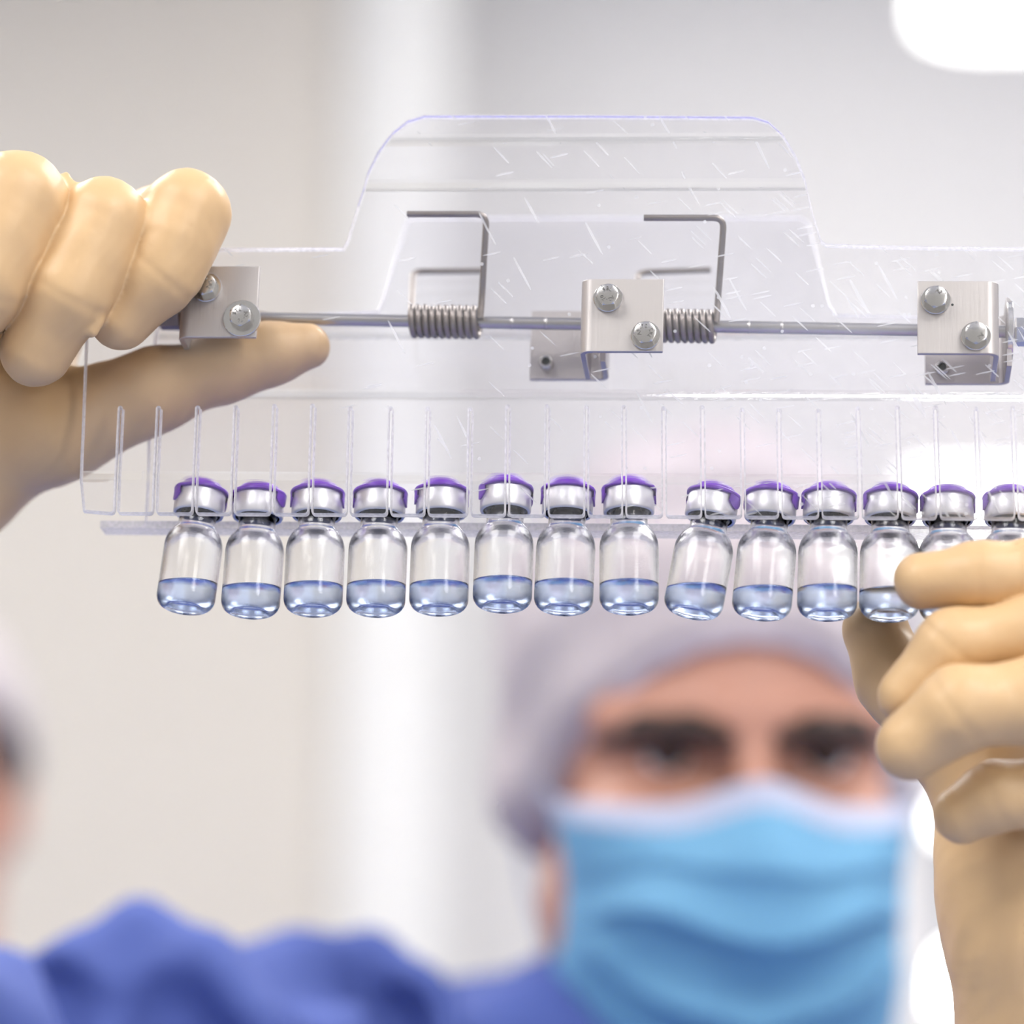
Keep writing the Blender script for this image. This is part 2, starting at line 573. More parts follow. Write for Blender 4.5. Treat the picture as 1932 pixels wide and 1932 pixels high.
def rounded_slab(mb, hx, hy, r, z0, z1, mi=0, n=8):
    o_ = []
    for sx, sy, a0 in ((1, 1, 0), (-1, 1, 90), (-1, -1, 180), (1, -1, 270)):
        for t in np.linspace(a0, a0 + 90, n):
            o_.append((sx * (hx - r) + r * math.cos(R(t)), sy * (hy - r) + r * math.sin(R(t))))
    k = len(o_)
    mb.add([(x, y, z0) for x, y in o_], [tuple(range(k))[::-1]], mi)
    mb.add([(x, y, z1) for x, y in o_], [tuple(range(k))], mi)
    mb.add([(x, y, z0) for x, y in o_] + [(x, y, z1) for x, y in o_], [(i, (i + 1) % k, (i + 1) % k + k, i + k) for i in range(k)], mi, True)


# pendant light in the upper corner of the view
pc = CP(2005, -45, 2.75)
e = empty('pendant_light', Matrix.Translation((pc.x, pc.y, pc.z)))
tag(e, 'bright round-cornered pendant light hanging in the upper corner', 'pendant light')
mb = MB(); rounded_slab(mb, 103, 150, 60, 12, 60); mb.build('housing', M['white_plastic'], e)
mb = MB(); rounded_slab(mb, 100, 147, 58, 0, 12); mb.build('diffuser', M['lamp_far'], e)
mb = MB(); mb.tube([(0, 0, 60), (0, 0, (3.2 - pc.z) * 1000)], 8); mb.build('suspension_rod', M['white_plastic'], e)

# wall light far behind the scratched end of the rack
pc = CP(1900, 935, 3.98)
e = empty('wall_light', Matrix.Translation((pc.x, YB, pc.z)))
tag(e, 'bright wall light on the grey wall behind the scratched rack end', 'wall light')
mb = MB(); mb.box((-100, -60, -46), (100, 0, 46)); mb.build('housing', M['white_plastic'], e)
mb = MB(); mb.box((-92, -75, -38), (92, -60, 38)); mb.build('diffuser', M['lamp_far'], e)

# glowing lamp on a stand beside the mask, and a smaller lit head above it
pc = CP(1812, 1918, 2.0)
e = empty('inspection_lamp', Matrix.Translation((pc.x, pc.y, 0)))
tag(e, 'glowing white dome lamp on a shelf stand beside the mask', 'lamp')
zb = pc.z * 1000
mb = MB(); mb.lathe([(0.01, zb + 40), (6, zb + 39), (11, zb + 34), (14, zb + 25), (15, zb + 12), (15, zb)], 32); mb.build('lamp_dome', M['lamp_small'], e)
mb = MB(); mb.lathe([(0.01, zb), (26, zb), (26, zb - 3), (0.01, zb - 3)], 32); mb.build('lamp_base', M['white_plastic'], e, sharp=R(40))
mb = MB(); mb.tube([(0, 0, zb - 5), (0, 0, 20)], 12); mb.lathe([(0.01, 22), (130, 18), (130, 0), (0.01, 0)], 32); mb.build('lamp_stand', M['grey_plastic'], e, sharp=R(40))
pc = CP(1788, 1548, 2.35)
e = empty('task_lamp', Matrix.Translation((pc.x, pc.y, 0)))
tag(e, 'small lit task lamp head between the cheek and the gloved hand', 'lamp')
zb = pc.z * 1000
mb = MB(); mb.lathe([(0.01, zb + 12), (6, zb + 10), (8, zb + 4), (8, zb - 4), (6, zb - 10), (0.01, zb - 12)], 28); mb.build('lamp_head', M['lamp_small'], e)
mb = MB(); mb.lathe([(0.01, zb - 12), (9, zb - 12), (9, zb - 40), (0.01, zb - 40)], 24); mb.tube([(0, 0, zb - 40), (0, 0, 15)], 6)
mb.lathe([(0.01, 22), (110, 18), (110, 0), (0.01, 0)], 32); mb.build('lamp_stand', M['grey_plastic'], e, sharp=R(40))

# unseen lamp column added behind the viewer, mirrored as streaks in the vials
e = empty('added_streak_lamp', Matrix.Translation((1.0, -1.75, 0)))
tag(e, 'unseen glowing lamp column added behind the viewer for streaks in the vials', 'floor lamp')
mb = MB(); mb.lathe([(0.01, 26), (170, 22), (170, 0), (0.01, 0)], 36); mb.build('lamp_base', M['grey_plastic'], e, sharp=R(40))
mb = MB(); mb.tube([(0, 0, 20), (0, 0, 1560)], 12); mb.build('lamp_pole', M['grey_plastic'], e)
mb = MB(); mb.lathe([(0.01, 1550), (130, 1550), (130, 2500), (0.01, 2500)], 36); mb.build('streak_lamp_shade', M['streak_glow'], e, sharp=R(40))

# ================================================================== the vial rack
rack = empty('vial_rack', TOOL)
tag(rack, 'clear acrylic spring-clamp rack gripping a row of vials, held in two gloved hands', 'rack')

SLOT_X = [227, 299, 373, 445, 518, 590, 661, 737, 807, 887, 958, 1032, 1106, 1177, 1252, 1325, 1400, 1469, 1544, 1619, 1693, 1765, 1842, 1911, 1985]
out_px = [(156, 964), (150, 905), (160, 650), (164, 535), (176, 520), (320, 516), (385, 478), (415, 467), (646, 466), (654, 452), (674, 385), (692, 325), (712, 285), (742, 246),
          (768, 226), (800, 216), (1110, 216), (1420, 218), (1450, 227), (1476, 250), (1500, 289), (1519, 335), (1534, 400), (1550, 452), (1560, 459),
          (1700, 463), (1932, 466), (2046, 470), (2056, 490), (2063, 650), (2072, 905), (2068, 972)]
outline = [on(px, py, yf) for px, py in out_px]
# bottom edge, right to left, with the sawn slots
HW = 0.34
rng = random.Random(4)
for sx in reversed(SLOT_X):
    xb, zb_ = on(sx + (sx - 966) * 0.010 - 2, 968 + (sx - 155) * 0.006, yf)
    xt, zt = on(sx, 765 + (sx - 155) * 0.0035 + rng.uniform(-4, 4), yf)
    zt -= HW
    rc = 1.1     # rounded corners of the finger ends
    for t in np.linspace(0, 1, 4):
        a = t * math.pi / 2
        outline.append((xb + HW + rc - rc * math.sin(a), zb_ + rc - rc * math.cos(a)))
    for k in range(9):
        a = math.pi * k / 8
        outline.append((xt + HW * math.cos(a), zt + HW * math.sin(a)))
    for t in np.linspace(0, 1, 4):
        a = t * math.pi / 2
        outline.append((xb - HW - rc + rc * math.cos(a), zb_ + rc - rc * math.sin(a)))
fb = [z for z, y in FRONT_P[1:-1]]
plate('front_plate', outline, yf, fb, 2.6, [M['acrylic'], M['edge'], M['bend'], M['edge_polished'], M['acrylic_rear']], rack,
      edge_sel=lambda a, b: a.z > 90)
rack.children[0]['label'] = 'front sheet of scratched clear acrylic with sawn slots and a raised grip'

rear_px = [(272, 985), (277, 900), (290, 640), (300, 600), (712, 586), (722, 560), (765, 414), (778, 408), (1512, 408), (1526, 416), (1566, 575), (1580, 592), (2020, 600), (2036, 640), (2040, 1000)]
ro = [on(px, py, yr) for px, py in rear_px]
zmin = min(ro[0][1], ro[-1][1])
ro[0] = (ro[0][0], ro[0][1]); ro[-1] = (ro[-1][0], ro[0][1])
rb = [z for z, y in REAR_P[1:-1]]
plate('rear_plate', ro, yr, rb, 2.6, [M['acrylic_rear'], M['edge'], M['bend'], M['edge'], M['acrylic_rear']], rack)
# ledge along the foot of the rear plate
xl, _, zl = TL(192, 990, 20)
mb = MB(); mb.box((xl, 18.0, ro[0][1] - 2.0), (TL(2040, 1000, 20).x, 25.5, ro[0][1]), 0)
mb.build('rear_ledge', M['ledge'], rack)

# rod -------------------------------------------------------------
RY = 15.0
ra, rb_ = TL(318, 598, RY), TL(1975, 627, RY)


def rodp(px):
    t = (TL(px, 605, RY).x - ra.x) / (rb_.x - ra.x)
    return ra + (rb_ - ra) * t


mb = MB()
path, rads = [], []
for px in list(range(318, 1976, 20)):
    path.append(rodp(px)); rads.append(1.72)
mb.tube(path, rads, 20)
for px in (966, 1030, 1413, 1475):     # turned grooves
    c = rodp(px); mb.tube([c - Vector((0.35, 0, 0)), c - Vector((0.12, 0, 0)), c + Vector((0.12, 0, 0)), c + Vector((0.35, 0, 0))], [1.74, 1.84, 1.84, 1.74], 20)
mb.build('hinge_rod', M['rod'], rack, sharp=R(40))


# springs ---------------------------------------------------------
def smooth_path(pts, r=2.2, n=6):
    pts = [Vector(p) for p in pts]
    out = [pts[0]]
    for i in range(1, len(pts) - 1):
        a = (pts[i - 1] - pts[i]); b = (pts[i + 1] - pts[i])
        rr = min(r, a.length * 0.45, b.length * 0.45)
        p0 = pts[i] + a.normalized() * rr; p2 = pts[i] + b.normalized() * rr
        for k in range(n + 1):
            t = k / n
            out.append((1 - t) ** 2 * p0 + 2 * t * (1 - t) * pts[i] + t * t * p2)
    out.append(pts[-1])
    return out


def spring(x_px0, x_px1, turns, front_leg, rear_leg):
    a, b = rodp(x_px0), rodp(x_px1)
    Rc, wr = 3.95, 0.88
    n = int(turns * 20)
    helix = []
    for k in range(n + 1):
        t = k / n
        th = -math.pi * 0.5 + 2 * math.pi * turns * t      # angle about the rod: starts at the back
        c = a + (b - a) * t
        helix.append(c + Vector((0, -Rc * math.sin(th), Rc * math.cos(th))))
    # rear leg joins the start, front leg joins the end
    yl = yr(82) - 1.2
    rl = [Vector((*TL(rear_leg[2][0], rear_leg[2][1], yl),)), Vector((*TL(rear_leg[1][0], rear_leg[1][1], yl),))]
    start = smooth_path([rl[0], rl[1], helix[0]], 3.0)
    yl2 = yf(82) + 2.6 + 1.0
    f1 = TL(front_leg[0][0], front_leg[0][1], yl2); f2 = TL(front_leg[1][0], front_leg[1][1], yl2)
    end = smooth_path([helix[-1], helix[-1] + Vector((0.3, -0.6, 6)), f1, f2], 3.0)
    mb = MB()
    mb.tube(start[:-1] + helix + end[1:], wr, 10)
    return mb.build('torsion_spring', M['spring'], rack, sharp=R(60))


spring(772, 909, 10.5, [(918, 404), (768, 404)], [None, (779, 512), (912, 511)])
spring(1206, 1353, 11.5, [(1366, 411), (1215, 411)], [None, (1203, 514), (1341, 509)])


# bolts -----------------------------------------------------------
def text_mesh(body, size, depth):
    cu = bpy.data.curves.new('stamp', 'FONT')
    cu.body = body; cu.size = size; cu.extrude = depth; cu.align_x = 'CENTER'; cu.align_y = 'CENTER'
    cu.resolution_u = 2
    ob = bpy.data.objects.new('stamp', cu)
    COL.objects.link(ob)
    dg = bpy.context.evaluated_depsgraph_get()
    me = bpy.data.meshes.new_from_object(ob.evaluated_get(dg))
    v = [tuple(p.co) for p in me.vertices]; f = [tuple(p.vertices) for p in me.polygons]
    bpy.data.objects.remove(ob); bpy.data.meshes.remove(me); bpy.data.curves.remove(cu)
    return v, f


GLY = {ch: text_mesh(ch, 1.5, 0.2) for ch in 'A270STL-BR'}


def bolt(parent, px, py, y, spin, washer, marks, name='bolt'):
    """hex head seen head-on; marks = [(text, centre angle, step)] stamped round the rim"""
    c = TL(px, py, y - 3.6)
    o_ = (c.x, y, c.z)
    mb = MB()
    mb.lathe([(0.01, 0), (washer, 0), (washer, 0.75), (washer - 0.15, 0.9), (0.01, 0.9)], 36, 0, 'y', o_)
    # hexagonal prism with chamfered top
    h0, h1 = 0.9, 3.7
    for (r0, r1, a, b) in ((3.25, 3.25, h0, h1 - 0.35), (3.25, 2.75, h1 - 0.35, h1)):
        mb.lathe([(r0, a), (r1, b)], 6, 0, 'y', o_, smooth=False, ang0=spin)
    mb.lathe([(2.75, h1), (0.01, h1)], 6, 0, 'y', o_, smooth=False, ang0=spin)
    mb.lathe([(2.9, h1 - 0.12), (2.35, h1 + 0.06), (0.01, h1 + 0.06)], 32, 0, 'y', o_)
    for txt, a0, st in marks:
        for k, ch in enumerate(txt):
            ang = R(a0 - (k - (len(txt) - 1) / 2) * st)
            v, f = GLY[ch]
            ca, sa = math.cos(ang - math.pi / 2), math.sin(ang - math.pi / 2)
            vv = []
            for (x, yy, z) in v:
                X = x * ca - yy * sa + 1.62 * math.cos(ang)
                Z = x * sa + yy * ca + 1.62 * math.sin(ang)
                vv.append((o_[0] + X, o_[1] - (h1 + 0.06 + z), o_[2] + Z))
            mb.add(vv, f, 1)
    return mb.build(name, [M['bolt'], M['stamp']], parent, sharp=R(28))


def bracket(px0, px1, py0, py1, y, side, leg, parent, label, zfix=None):
    """angle bracket: face towards the viewer at depth y, one leg bent along y; side = -1 leg on the left, +1 on the right"""
    a = TL(px0, py1, y); b = TL(px1, py0, y)
    xa, xb, z0, z1 = a.x, b.x, a.z, b.z
    t, r = 1.5, 3.2
    sgn = 1 if leg > 0 else -1
    xc = xa if side < 0 else xb
    xe = xb if side < 0 else xa
    s = -side          # from the corner towards the free end
    prof_o, prof_i = [], []
    prof_o.append((xe, y)); prof_i.append((xe, y + sgn * t))
    for k in range(9):
        th = math.pi / 2 * k / 8
        prof_o.append((xc + s * (r - r * math.sin(th)), y + sgn * (r - r * math.cos(th))))
        q = r - t
        prof_i.append((xc + s * (r - q * math.sin(th)), y + sgn * (r - q * math.cos(th))))
    prof_o.append((xc, y + leg)); prof_i.append((xc + s * t, y + leg))
    lp = prof_o + prof_i[::-1]
    n = len(lp); m = len(prof_o)
    mb = MB()
    V = [(x, yy, z0) for x, yy in lp] + [(x, yy, z1) for x, yy in lp]
    F = [(i, (i + 1) % n, (i + 1) % n + n, i + n) for i in range(n)]
    for i in range(m - 1):
        j = n - 1 - i
        F.append((i, i + 1, j - 1, j)); F.append((i + n, j + n, j - 1 + n, i + 1 + n))
    mb.add(V, F, 0, True)
    o = mb.build('bracket', M['steel'], parent, sharp=R(30))
    bv = o.modifiers.new('edge', 'BEVEL'); bv.width = 0.00018; bv.segments = 2; bv.limit_method = 'ANGLE'; bv.angle_limit = R(50)
    o['label'] = label
    return o


ST1 = [('SBL', 90, 36), ('A2-70', 265, 30)]
ST2 = [('A2-70', 140, 30), ('SRL', -15, 36)]
BF = -5.2
b = bracket(334, 490, 502, 636, BF, -1, 24, rack, 'steel angle bracket half hidden by the index finger')
bolt(b, 386, 535, BF, 0.3, 4.2, ST2); bolt(b, 453, 594, BF, 0.55, 5.2, [('STL', 130, 34), ('A2-70', -40, 30)])
b = bracket(1093, 1253, 526, 663, BF, -1, 24, rack, 'steel angle bracket in the middle of the rod')
bolt(b, 1146, 555, BF, 0.1, 4.0, ST1); bolt(b, 1217, 626, BF, 0.15, 4.0, ST2)
b = bracket(1731, 1885, 530, 667, BF, 1, 24, rack, 'steel angle bracket at the scratched end of the rack')
bolt(b, 1766, 559, BF, 0.35, 4.0, [('A2', 60, 34)]); bolt(b, 1842, 627, BF, 0.5, 4.0, [('A2', -45, 34)])
mb = MB(); c = TL(1797, 575, BF); mb.lathe([(0.36, 0.03), (0.01, 0.05)], 12, 0, 'y', (c.x, BF, c.z)); mb.build('punch_mark', M['hole'], b)


def rear_bracket(px0, px1, pyt, pyb, side, y, bx, by, label, leg=-17):
    o = bracket(px0, px1, pyt, pyb, y, side, leg, rack, label)
    c = TL(bx, by, y - 4)
    mb = MB()
    mb.lathe([(2.0, 0), (2.0, 4.0), (1.8, 4.3), (1.2, 4.3)], 24, 0, 'y', (c.x, y, c.z))
    mb.lathe([(1.2, 4.3), (1.2, 3.0), (0.01, 3.0)], 12, 1, 'y', (c.x, y, c.z))
    mb.build('screw', [M['bolt'], M['hole']], o, sharp=R(40))
    return o


rear_bracket(1000, 1153, 590, 719, 1, 26.5, 1030, 682, 'rear steel bracket seen through the sheet under the middle bracket')
rear_bracket(1745, 1903, 600, 727, 1, 26.5, 1778, 692, 'rear steel bracket seen through the sheet at the scratched end')
rear_bracket(352, 505, 590, 712, -1, 26.5, 470, 675, 'rear steel bracket behind the thumb', -5)

# thrust washer, nuts at the rod ends
c = rodp(1904)
mb = MB(); mb.lathe([(1.7, -0.8), (8.6, -0.8), (8.8, -0.6), (8.8, 0.6), (8.6, 0.8), (1.7, 0.8)], 40, 0, 'x', tuple(c)); mb.build('thrust_washer', M['bolt'], rack, sharp=R(40))
c = rodp(1945)
mb = MB(); mb.lathe([(0.01, -4.5), (3.6, -4.5), (4.0, -4.0), (4.0, 4.0), (3.6, 4.5), (0.01, 4.5)], 6, 0, 'x', tuple(c), smooth=False); mb.build('end_nut', M['bolt'], rack)
c = rodp(322)
mb = MB(); mb.lathe([(0.01, -3), (3.4, -3), (3.8, -2.6), (3.8, 2.6), (3.4, 3), (0.01, 3)], 6, 0, 'x', tuple(c), smooth=False); mb.build('end_nut', M['spring'], rack)

# ================================================================== vials
# millimetres, bottom of the vial at z = 0
RO, WALL = 8.0, 0.95
outer = [(0.01, 1.0), (3.2, 0.9), (4.3, 0.4), (5.0, 0.05), (5.6, 0.02), (6.4, 0.3), (7.1, 0.85), (7.6, 1.6), (7.9, 2.4), (RO, 3.2), (RO, 10), (RO, 17.2), (7.9, 18.6), (7.5, 20.1), (6.8, 21.5), (6.0, 22.5), (5.4, 23.2), (5.05, 24.0), (5.0, 26.4),
         (5.4, 27.2), (6.4, 27.6), (6.6, 28.0), (6.6, 30.6), (6.4, 31.0)]
inner = [(4.3, 31.0), (4.25, 30), (4.25, 24.0), (4.45, 22.9), (4.9, 21.9), (5.6, 20.8), (6.4, 19.5), (6.9, 18.2), (RO - WALL, 17.0), (RO - WALL, 10), (RO - WALL, 3.5), (6.85, 2.6), (6.35, 2.0), (5.5, 1.55), (4.4, 1.55), (3.1, 2.0), (0.01, 2.2)]


def make_vial():
    mb = MB(); mb.lathe(outer + inner, 56); g = mb.build('glass_body', M['glass'])
    mb = MB(); mb.lathe([(0.01, 25.2), (3.7, 25.2), (4.2, 25.7), (4.2, 30.5), (6.3, 31.1), (6.3, 32.6), (0.01, 32.6)], 40); s = mb.build('rubber_stopper', M['stopper'], sharp=R(40))
    mb = MB(); mb.lathe([(6.0, 27.2), (6.3, 27.0), (6.75, 27.15), (6.95, 27.6), (6.95, 30.6), (6.85, 30.9), (6.85, 32.9), (6.6, 33.3), (0.01, 33.3), (0.01, 33.0), (6.3, 33.0), (6.68, 32.5), (6.7, 27.8), (6.4, 27.4), (6.0, 27.4)], 56)
    c = mb.build('crimp_seal', M['alu'], sharp=R(50))
    mb = MB()
    mb.lathe([(0.01, 33.3), (7.2, 33.3), (7.45, 33.45), (7.5, 33.9), (7.3, 34.3), (6.4, 34.7), (5.7, 34.9), (5.5, 35.6), (4.9, 36.2), (3.5, 36.5), (0.01, 36.6)], 56)
    # added side tabs stand in for purple cap reflections in the acrylic
    for a in (0, math.pi):
        vv, ff = [], []
        K = 7
        for k in range(K + 1):
            t = a + (k / K - 0.5) * 0.75
            w_ = 1 - (2 * k / K - 1) ** 2
            for r_, z in ((6.9, 33.4), (7.4, 33.4), (7.4, 31.6 - 1.8 * w_), (6.9, 31.6 - 1.8 * w_)):
                vv.append((r_ * math.cos(t), r_ * math.sin(t), z))
        for k in range(K):
            for q in range(4):
                ff.append((k * 4 + q, k * 4 + (q + 1) % 4, (k + 1) * 4 + (q + 1) % 4, (k + 1) * 4 + q))
        mb.add(vv, ff, 0, True)
    p = mb.build('flip_off_cap', M['purple'], sharp=R(45))
    return [g, s, c, p]


def make_liquid(level, upl, parent):
    """fills the foot of the vial up to a level surface; upl = world up in the vial's own axes"""
    eps = 0.06
    prof = [(0.01, 2.2 - eps), (3.1, 2.0 - eps), (4.4, 1.55 - eps), (5.5, 1.55 - eps), (6.35 + eps, 2.0 - eps), (6.85 + eps, 2.6), (RO - WALL + eps, 3.5)]
    n = 48
    V, F = [], []
    for (r_, h) in prof:
        for k in range(n):
            t = 2 * math.pi * k / n
            V.append((r_ * math.cos(t), r_ * math.sin(t), h))
    top = []
    for (r_, dz) in ((RO - WALL + eps, 0.35), (RO - WALL - 0.35, 0.1), (RO - WALL - 1.0, 0.0), (0.01, 0.0)):
        for k in range(n):
            t = 2 * math.pi * k / n
            x, y = r_ * math.cos(t), r_ * math.sin(t)
            V.append((x, y, level - (upl.x * x + upl.y * y) / upl.z + dz))
    m = len(prof) + 4
    for i in range(m - 1):
        for k in range(n):
            F.append((i * n + k, i * n + (k + 1) % n, (i + 1) * n + (k + 1) % n, (i + 1) * n + k))
    mb = MB(); mb.add(V, F, 0, True)
    return mb.build('liquid', M['liquid'], parent, sharp=R(50))


VY = 10.0
# (cap centre px, cap py, foot centre px, lowest py, spin)
VIALS = [(379, 905, 352, 1157, 0.5), (489, 911, 474, 1165, -0.3), (600, 908, 593, 1165, 0.1), (718, 908, 711, 1165, 0.0), (834, 904, 829, 1162, 0.2),
         (955, 899, 949, 1157, 0.4), (1072, 903, 1064, 1161, 0.1), (1187, 901, 1188, 1162, 0.2), (1345, 912, 1306, 1168, -0.5), (1455, 912, 1436, 1168, -0.3),
         (1564, 912, 1560, 1169, 0.1), (1680, 914, 1677, 1169, 0.15), (1788, 916, 1790, 1170, 0.1), (1906, 916, 1906, 1170, 0.2)]
VLAB = ['glass vial at the thumb end of the row, leaning sideways',
        'second glass vial in the row counted from the thumb end',
        'third glass vial in the row counted from the thumb end',
        'fourth glass vial in the row counted from the thumb end',
        'fifth glass vial in the row counted from the thumb end',
        'sixth glass vial in the row counted from the thumb end',
        'seventh glass vial from the thumb end, two before the gap',
        'glass vial just before the wide gap in the row',
        'tilted glass vial just after the wide gap in the row',
        'glass vial next to the tilted one after the gap',
        'glass vial in front of the thumb below the row',
        'glass vial partly covered by the tip of the pointing finger',
        'glass vial almost hidden behind the pointing finger',
        'glass vial cut off by the picture edge above the pointing finger']
proto = make_vial()
for i, (cx, cyp, fx, fy, spin) in enumerate(VIALS):
    top = TL(cx, cyp + 22, VY)            # centre of the cap's shoulder, roughly
    foot = TL(fx, fy - 12, VY)
    zc = TL(cx, cyp, VY - 5).z            # height of the cap top
    d = Vector((top.x - foot.x, 0, 31.0)).normalized()
    lean_y = R(-4.5) + rng.uniform(-0.02, 0.02)      # the vials swing towards the viewer at the foot
    base = Vector((foot.x, VY + 33 * math.sin(lean_y), zc - 35.9 * d.z * math.cos(lean_y)))
    ang = math.atan2(d.x, d.z)
    ML = Matrix.Translation(base / 1000) @ Matrix.Rotation(ang, 4, 'Y') @ Matrix.Rotation(lean_y, 4, 'X')
    MW = TOOL @ ML
    e = empty('vial', MW)
    tag(e, VLAB[i], 'vial', 'purple-capped vials in the rack')
    upl = MW.to_3x3().inverted() @ Vector((0, 0, 1))
    for pr in proto:
        o = pr if i == 0 else pr.copy()
        if i: COL.objects.link(o)
        o.parent = e
        if o.name.startswith('flip') or o.name.startswith('crimp'):
            o.rotation_euler = (0, 0, spin)
    make_liquid(6.8 + rng.uniform(-0.35, 0.35), upl, e)


# ================================================================== organic shapes from distance fields
def rcone(P, a, b, ra, rb):
    a = np.asarray(a, np.float32); b = np.asarray(b, np.float32)
    ab = b - a
    L2 = float(ab @ ab) + 1e-9
    t = np.clip(((P - a) @ ab) / L2, 0, 1)
    q = P - a - t[:, None] * ab
    return np.sqrt((q * q).sum(1)) - (ra + t * (rb - ra))


def ell(P, c, r):
    q = P - np.asarray(c, np.float32)
    r = np.asarray(r, np.float32)
    k0 = np.sqrt(((q / r) ** 2).sum(1))
    k1 = np.sqrt(((q / (r * r)) ** 2).sum(1)) + 1e-9
    return k0 * (k0 - 1) / k1


def smin(a, b, k):
    h = np.maximum(k - np.abs(a - b), 0) / k
    return np.minimum(a, b) - h * h * k * 0.25


def smax(a, b, k):
    return -smin(-a, -b, k)


def chain(P, pts, k):
    d = None
    for (a, ra), (b, rb) in zip(pts[:-1], pts[1:]):
        q = rcone(P, a, b, ra, rb)
        d = q if d is None else smin(d, q, k)
    return d


def nets(fun, lo, hi, h):
    """surface-nets polygonisation of fun < 0 in the box lo..hi"""
    lo = np.asarray(lo, float); hi = np.asarray(hi, float)
    B = 5                                        # coarse blocks first, then only those near the surface
    nb = np.ceil(((hi - lo) / h + 1) / B).astype(int)
    n = nb * B
    cb = [lo[i] + h * (B * np.arange(nb[i]) + (B - 1) / 2) for i in range(3)]
    X, Y, Z = np.meshgrid(*cb, indexing='ij')
    P = np.stack([X.ravel(), Y.ravel(), Z.ravel()], 1).astype(np.float32)
    Dc = fun(P).reshape(nb)
    D = np.repeat(np.repeat(np.repeat(Dc, B, 0), B, 1), B, 2)
    near = np.argwhere(np.abs(Dc) < 1.5 * h * B)
    off = np.stack(np.meshgrid(*[np.arange(B)] * 3, indexing='ij'), -1).reshape(-1, 3)
    for i in range(0, len(near), 4000):
        I = (near[i:i + 4000, None, :] * B + off[None]).reshape(-1, 3)
        D[I[:, 0], I[:, 1], I[:, 2]] = fun((lo + h * I).astype(np.float32))
    S = D < 0
    cs = [(0, 0, 0), (1, 0, 0), (0, 1, 0), (1, 1, 0), (0, 0, 1), (1, 0, 1), (0, 1, 1), (1, 1, 1)]
    sl = lambda A, c: A[c[0]:c[0] + n[0] - 1, c[1]:c[1] + n[1] - 1, c[2]:c[2] + n[2] - 1]
    cnt = sum(sl(S, c).astype(np.int8) for c in cs)
    act = (cnt > 0) & (cnt < 8)
    idx = -np.ones(act.shape, np.int64)
    ii = np.argwhere(act)
    idx[act] = np.arange(len(ii))
    vals = [sl(D, c)[act] for c in cs]
    acc = np.zeros((len(ii), 3)); num = np.zeros(len(ii))
    for a in range(8):
        for b in range(a + 1, 8):
            if sum(abs(cs[a][q] - cs[b][q]) for q in range(3)) != 1:
                continue
            va, vb = vals[a], vals[b]
            m = (va < 0) != (vb < 0)
            t = np.where(m, va / np.where(m, va - vb, 1), 0)
            pa = np.array(cs[a], float); pb = np.array(cs[b], float)
            acc += np.where(m[:, None], pa + t[:, None] * (pb - pa), 0)
            num += m
    V = lo + h * (ii + acc / num[:, None])
    F = []
    for ax in range(3):
        u, v = (ax + 1) % 3, (ax + 2) % 3
        s0 = [slice(None)] * 3; s1 = [slice(None)] * 3
        s0[ax] = slice(0, -1); s1[ax] = slice(1, None)
        A, B = S[tuple(s0)], S[tuple(s1)]
        ch = np.argwhere(A != B)
        ch = ch[(ch[:, u] > 0) & (ch[:, v] > 0) & (ch[:, u] < n[u] - 1) & (ch[:, v] < n[v] - 1)]
        fl = A[tuple(ch.T)]
        du = np.zeros(3, int); du[u] = 1
        dv = np.zeros(3, int); dv[v] = 1
        q = [idx[tuple((ch - du - dv).T)], idx[tuple((ch - dv).T)], idx[tuple(ch.T)], idx[tuple((ch - du).T)]]
        quad = np.stack(q, 1)
        quad[~fl] = quad[~fl][:, ::-1]
        F.append(quad)
    F = np.concatenate(F)
    F = F[(F >= 0).all(1)]
    return V, F


def relax(V, F, it=2, lam=0.5):
    E = np.concatenate([F[:, [0, 1]], F[:, [1, 2]], F[:, [2, 3]], F[:, [3, 0]]])
    E = np.concatenate([E, E[:, ::-1]])
    deg = np.bincount(E[:, 0], minlength=len(V)).astype(float)[:, None]
    for _ in range(it):
        S = np.zeros_like(V)
        for c in range(3):
            S[:, c] = np.bincount(E[:, 0], weights=V[E[:, 1], c], minlength=len(V))
        V = V + lam * (S / np.maximum(deg, 1) - V)
    return V


def sdf_obj(name, fun, lo, hi, h, mat, parent, it=2, local=None, scale=0.001):
    """mm field; local: matrix from field space (metres) to world"""
    V, F = nets(fun, lo, hi, h)
    V = relax(V, F, it)
    V = V * scale
    if local is not None:
        A = np.array(local)
        V = V @ A[:3, :3].T + A[:3, 3]
    return mesh_obj(name, V, F, mat, parent, True)


# ------------------------------------------------------------------ the person holding the rack
EYES = CP(1414, 1416, 1.41)
person = empty('person', Matrix.Translation((EYES.x, EYES.y + 0.12, 0)))
tag(person, 'person in blue scrubs, hair net and face mask holding up the rack', 'person')
PINV = person.matrix_world.inverted()
HEAD = Matrix.Translation(EYES) @ Matrix.Rotation(R(7), 4, 'Z') @ Matrix.Rotation(R(10), 4, 'X') @ Matrix.Rotation(R(-0.5), 4, 'Y') @ Matrix.Translation((0, 0.080, 0))
HL = PINV @ HEAD
HINV = HEAD.inverted()


def hp(px, py, d):
    return HINV @ CP(px, py, d) * 1000


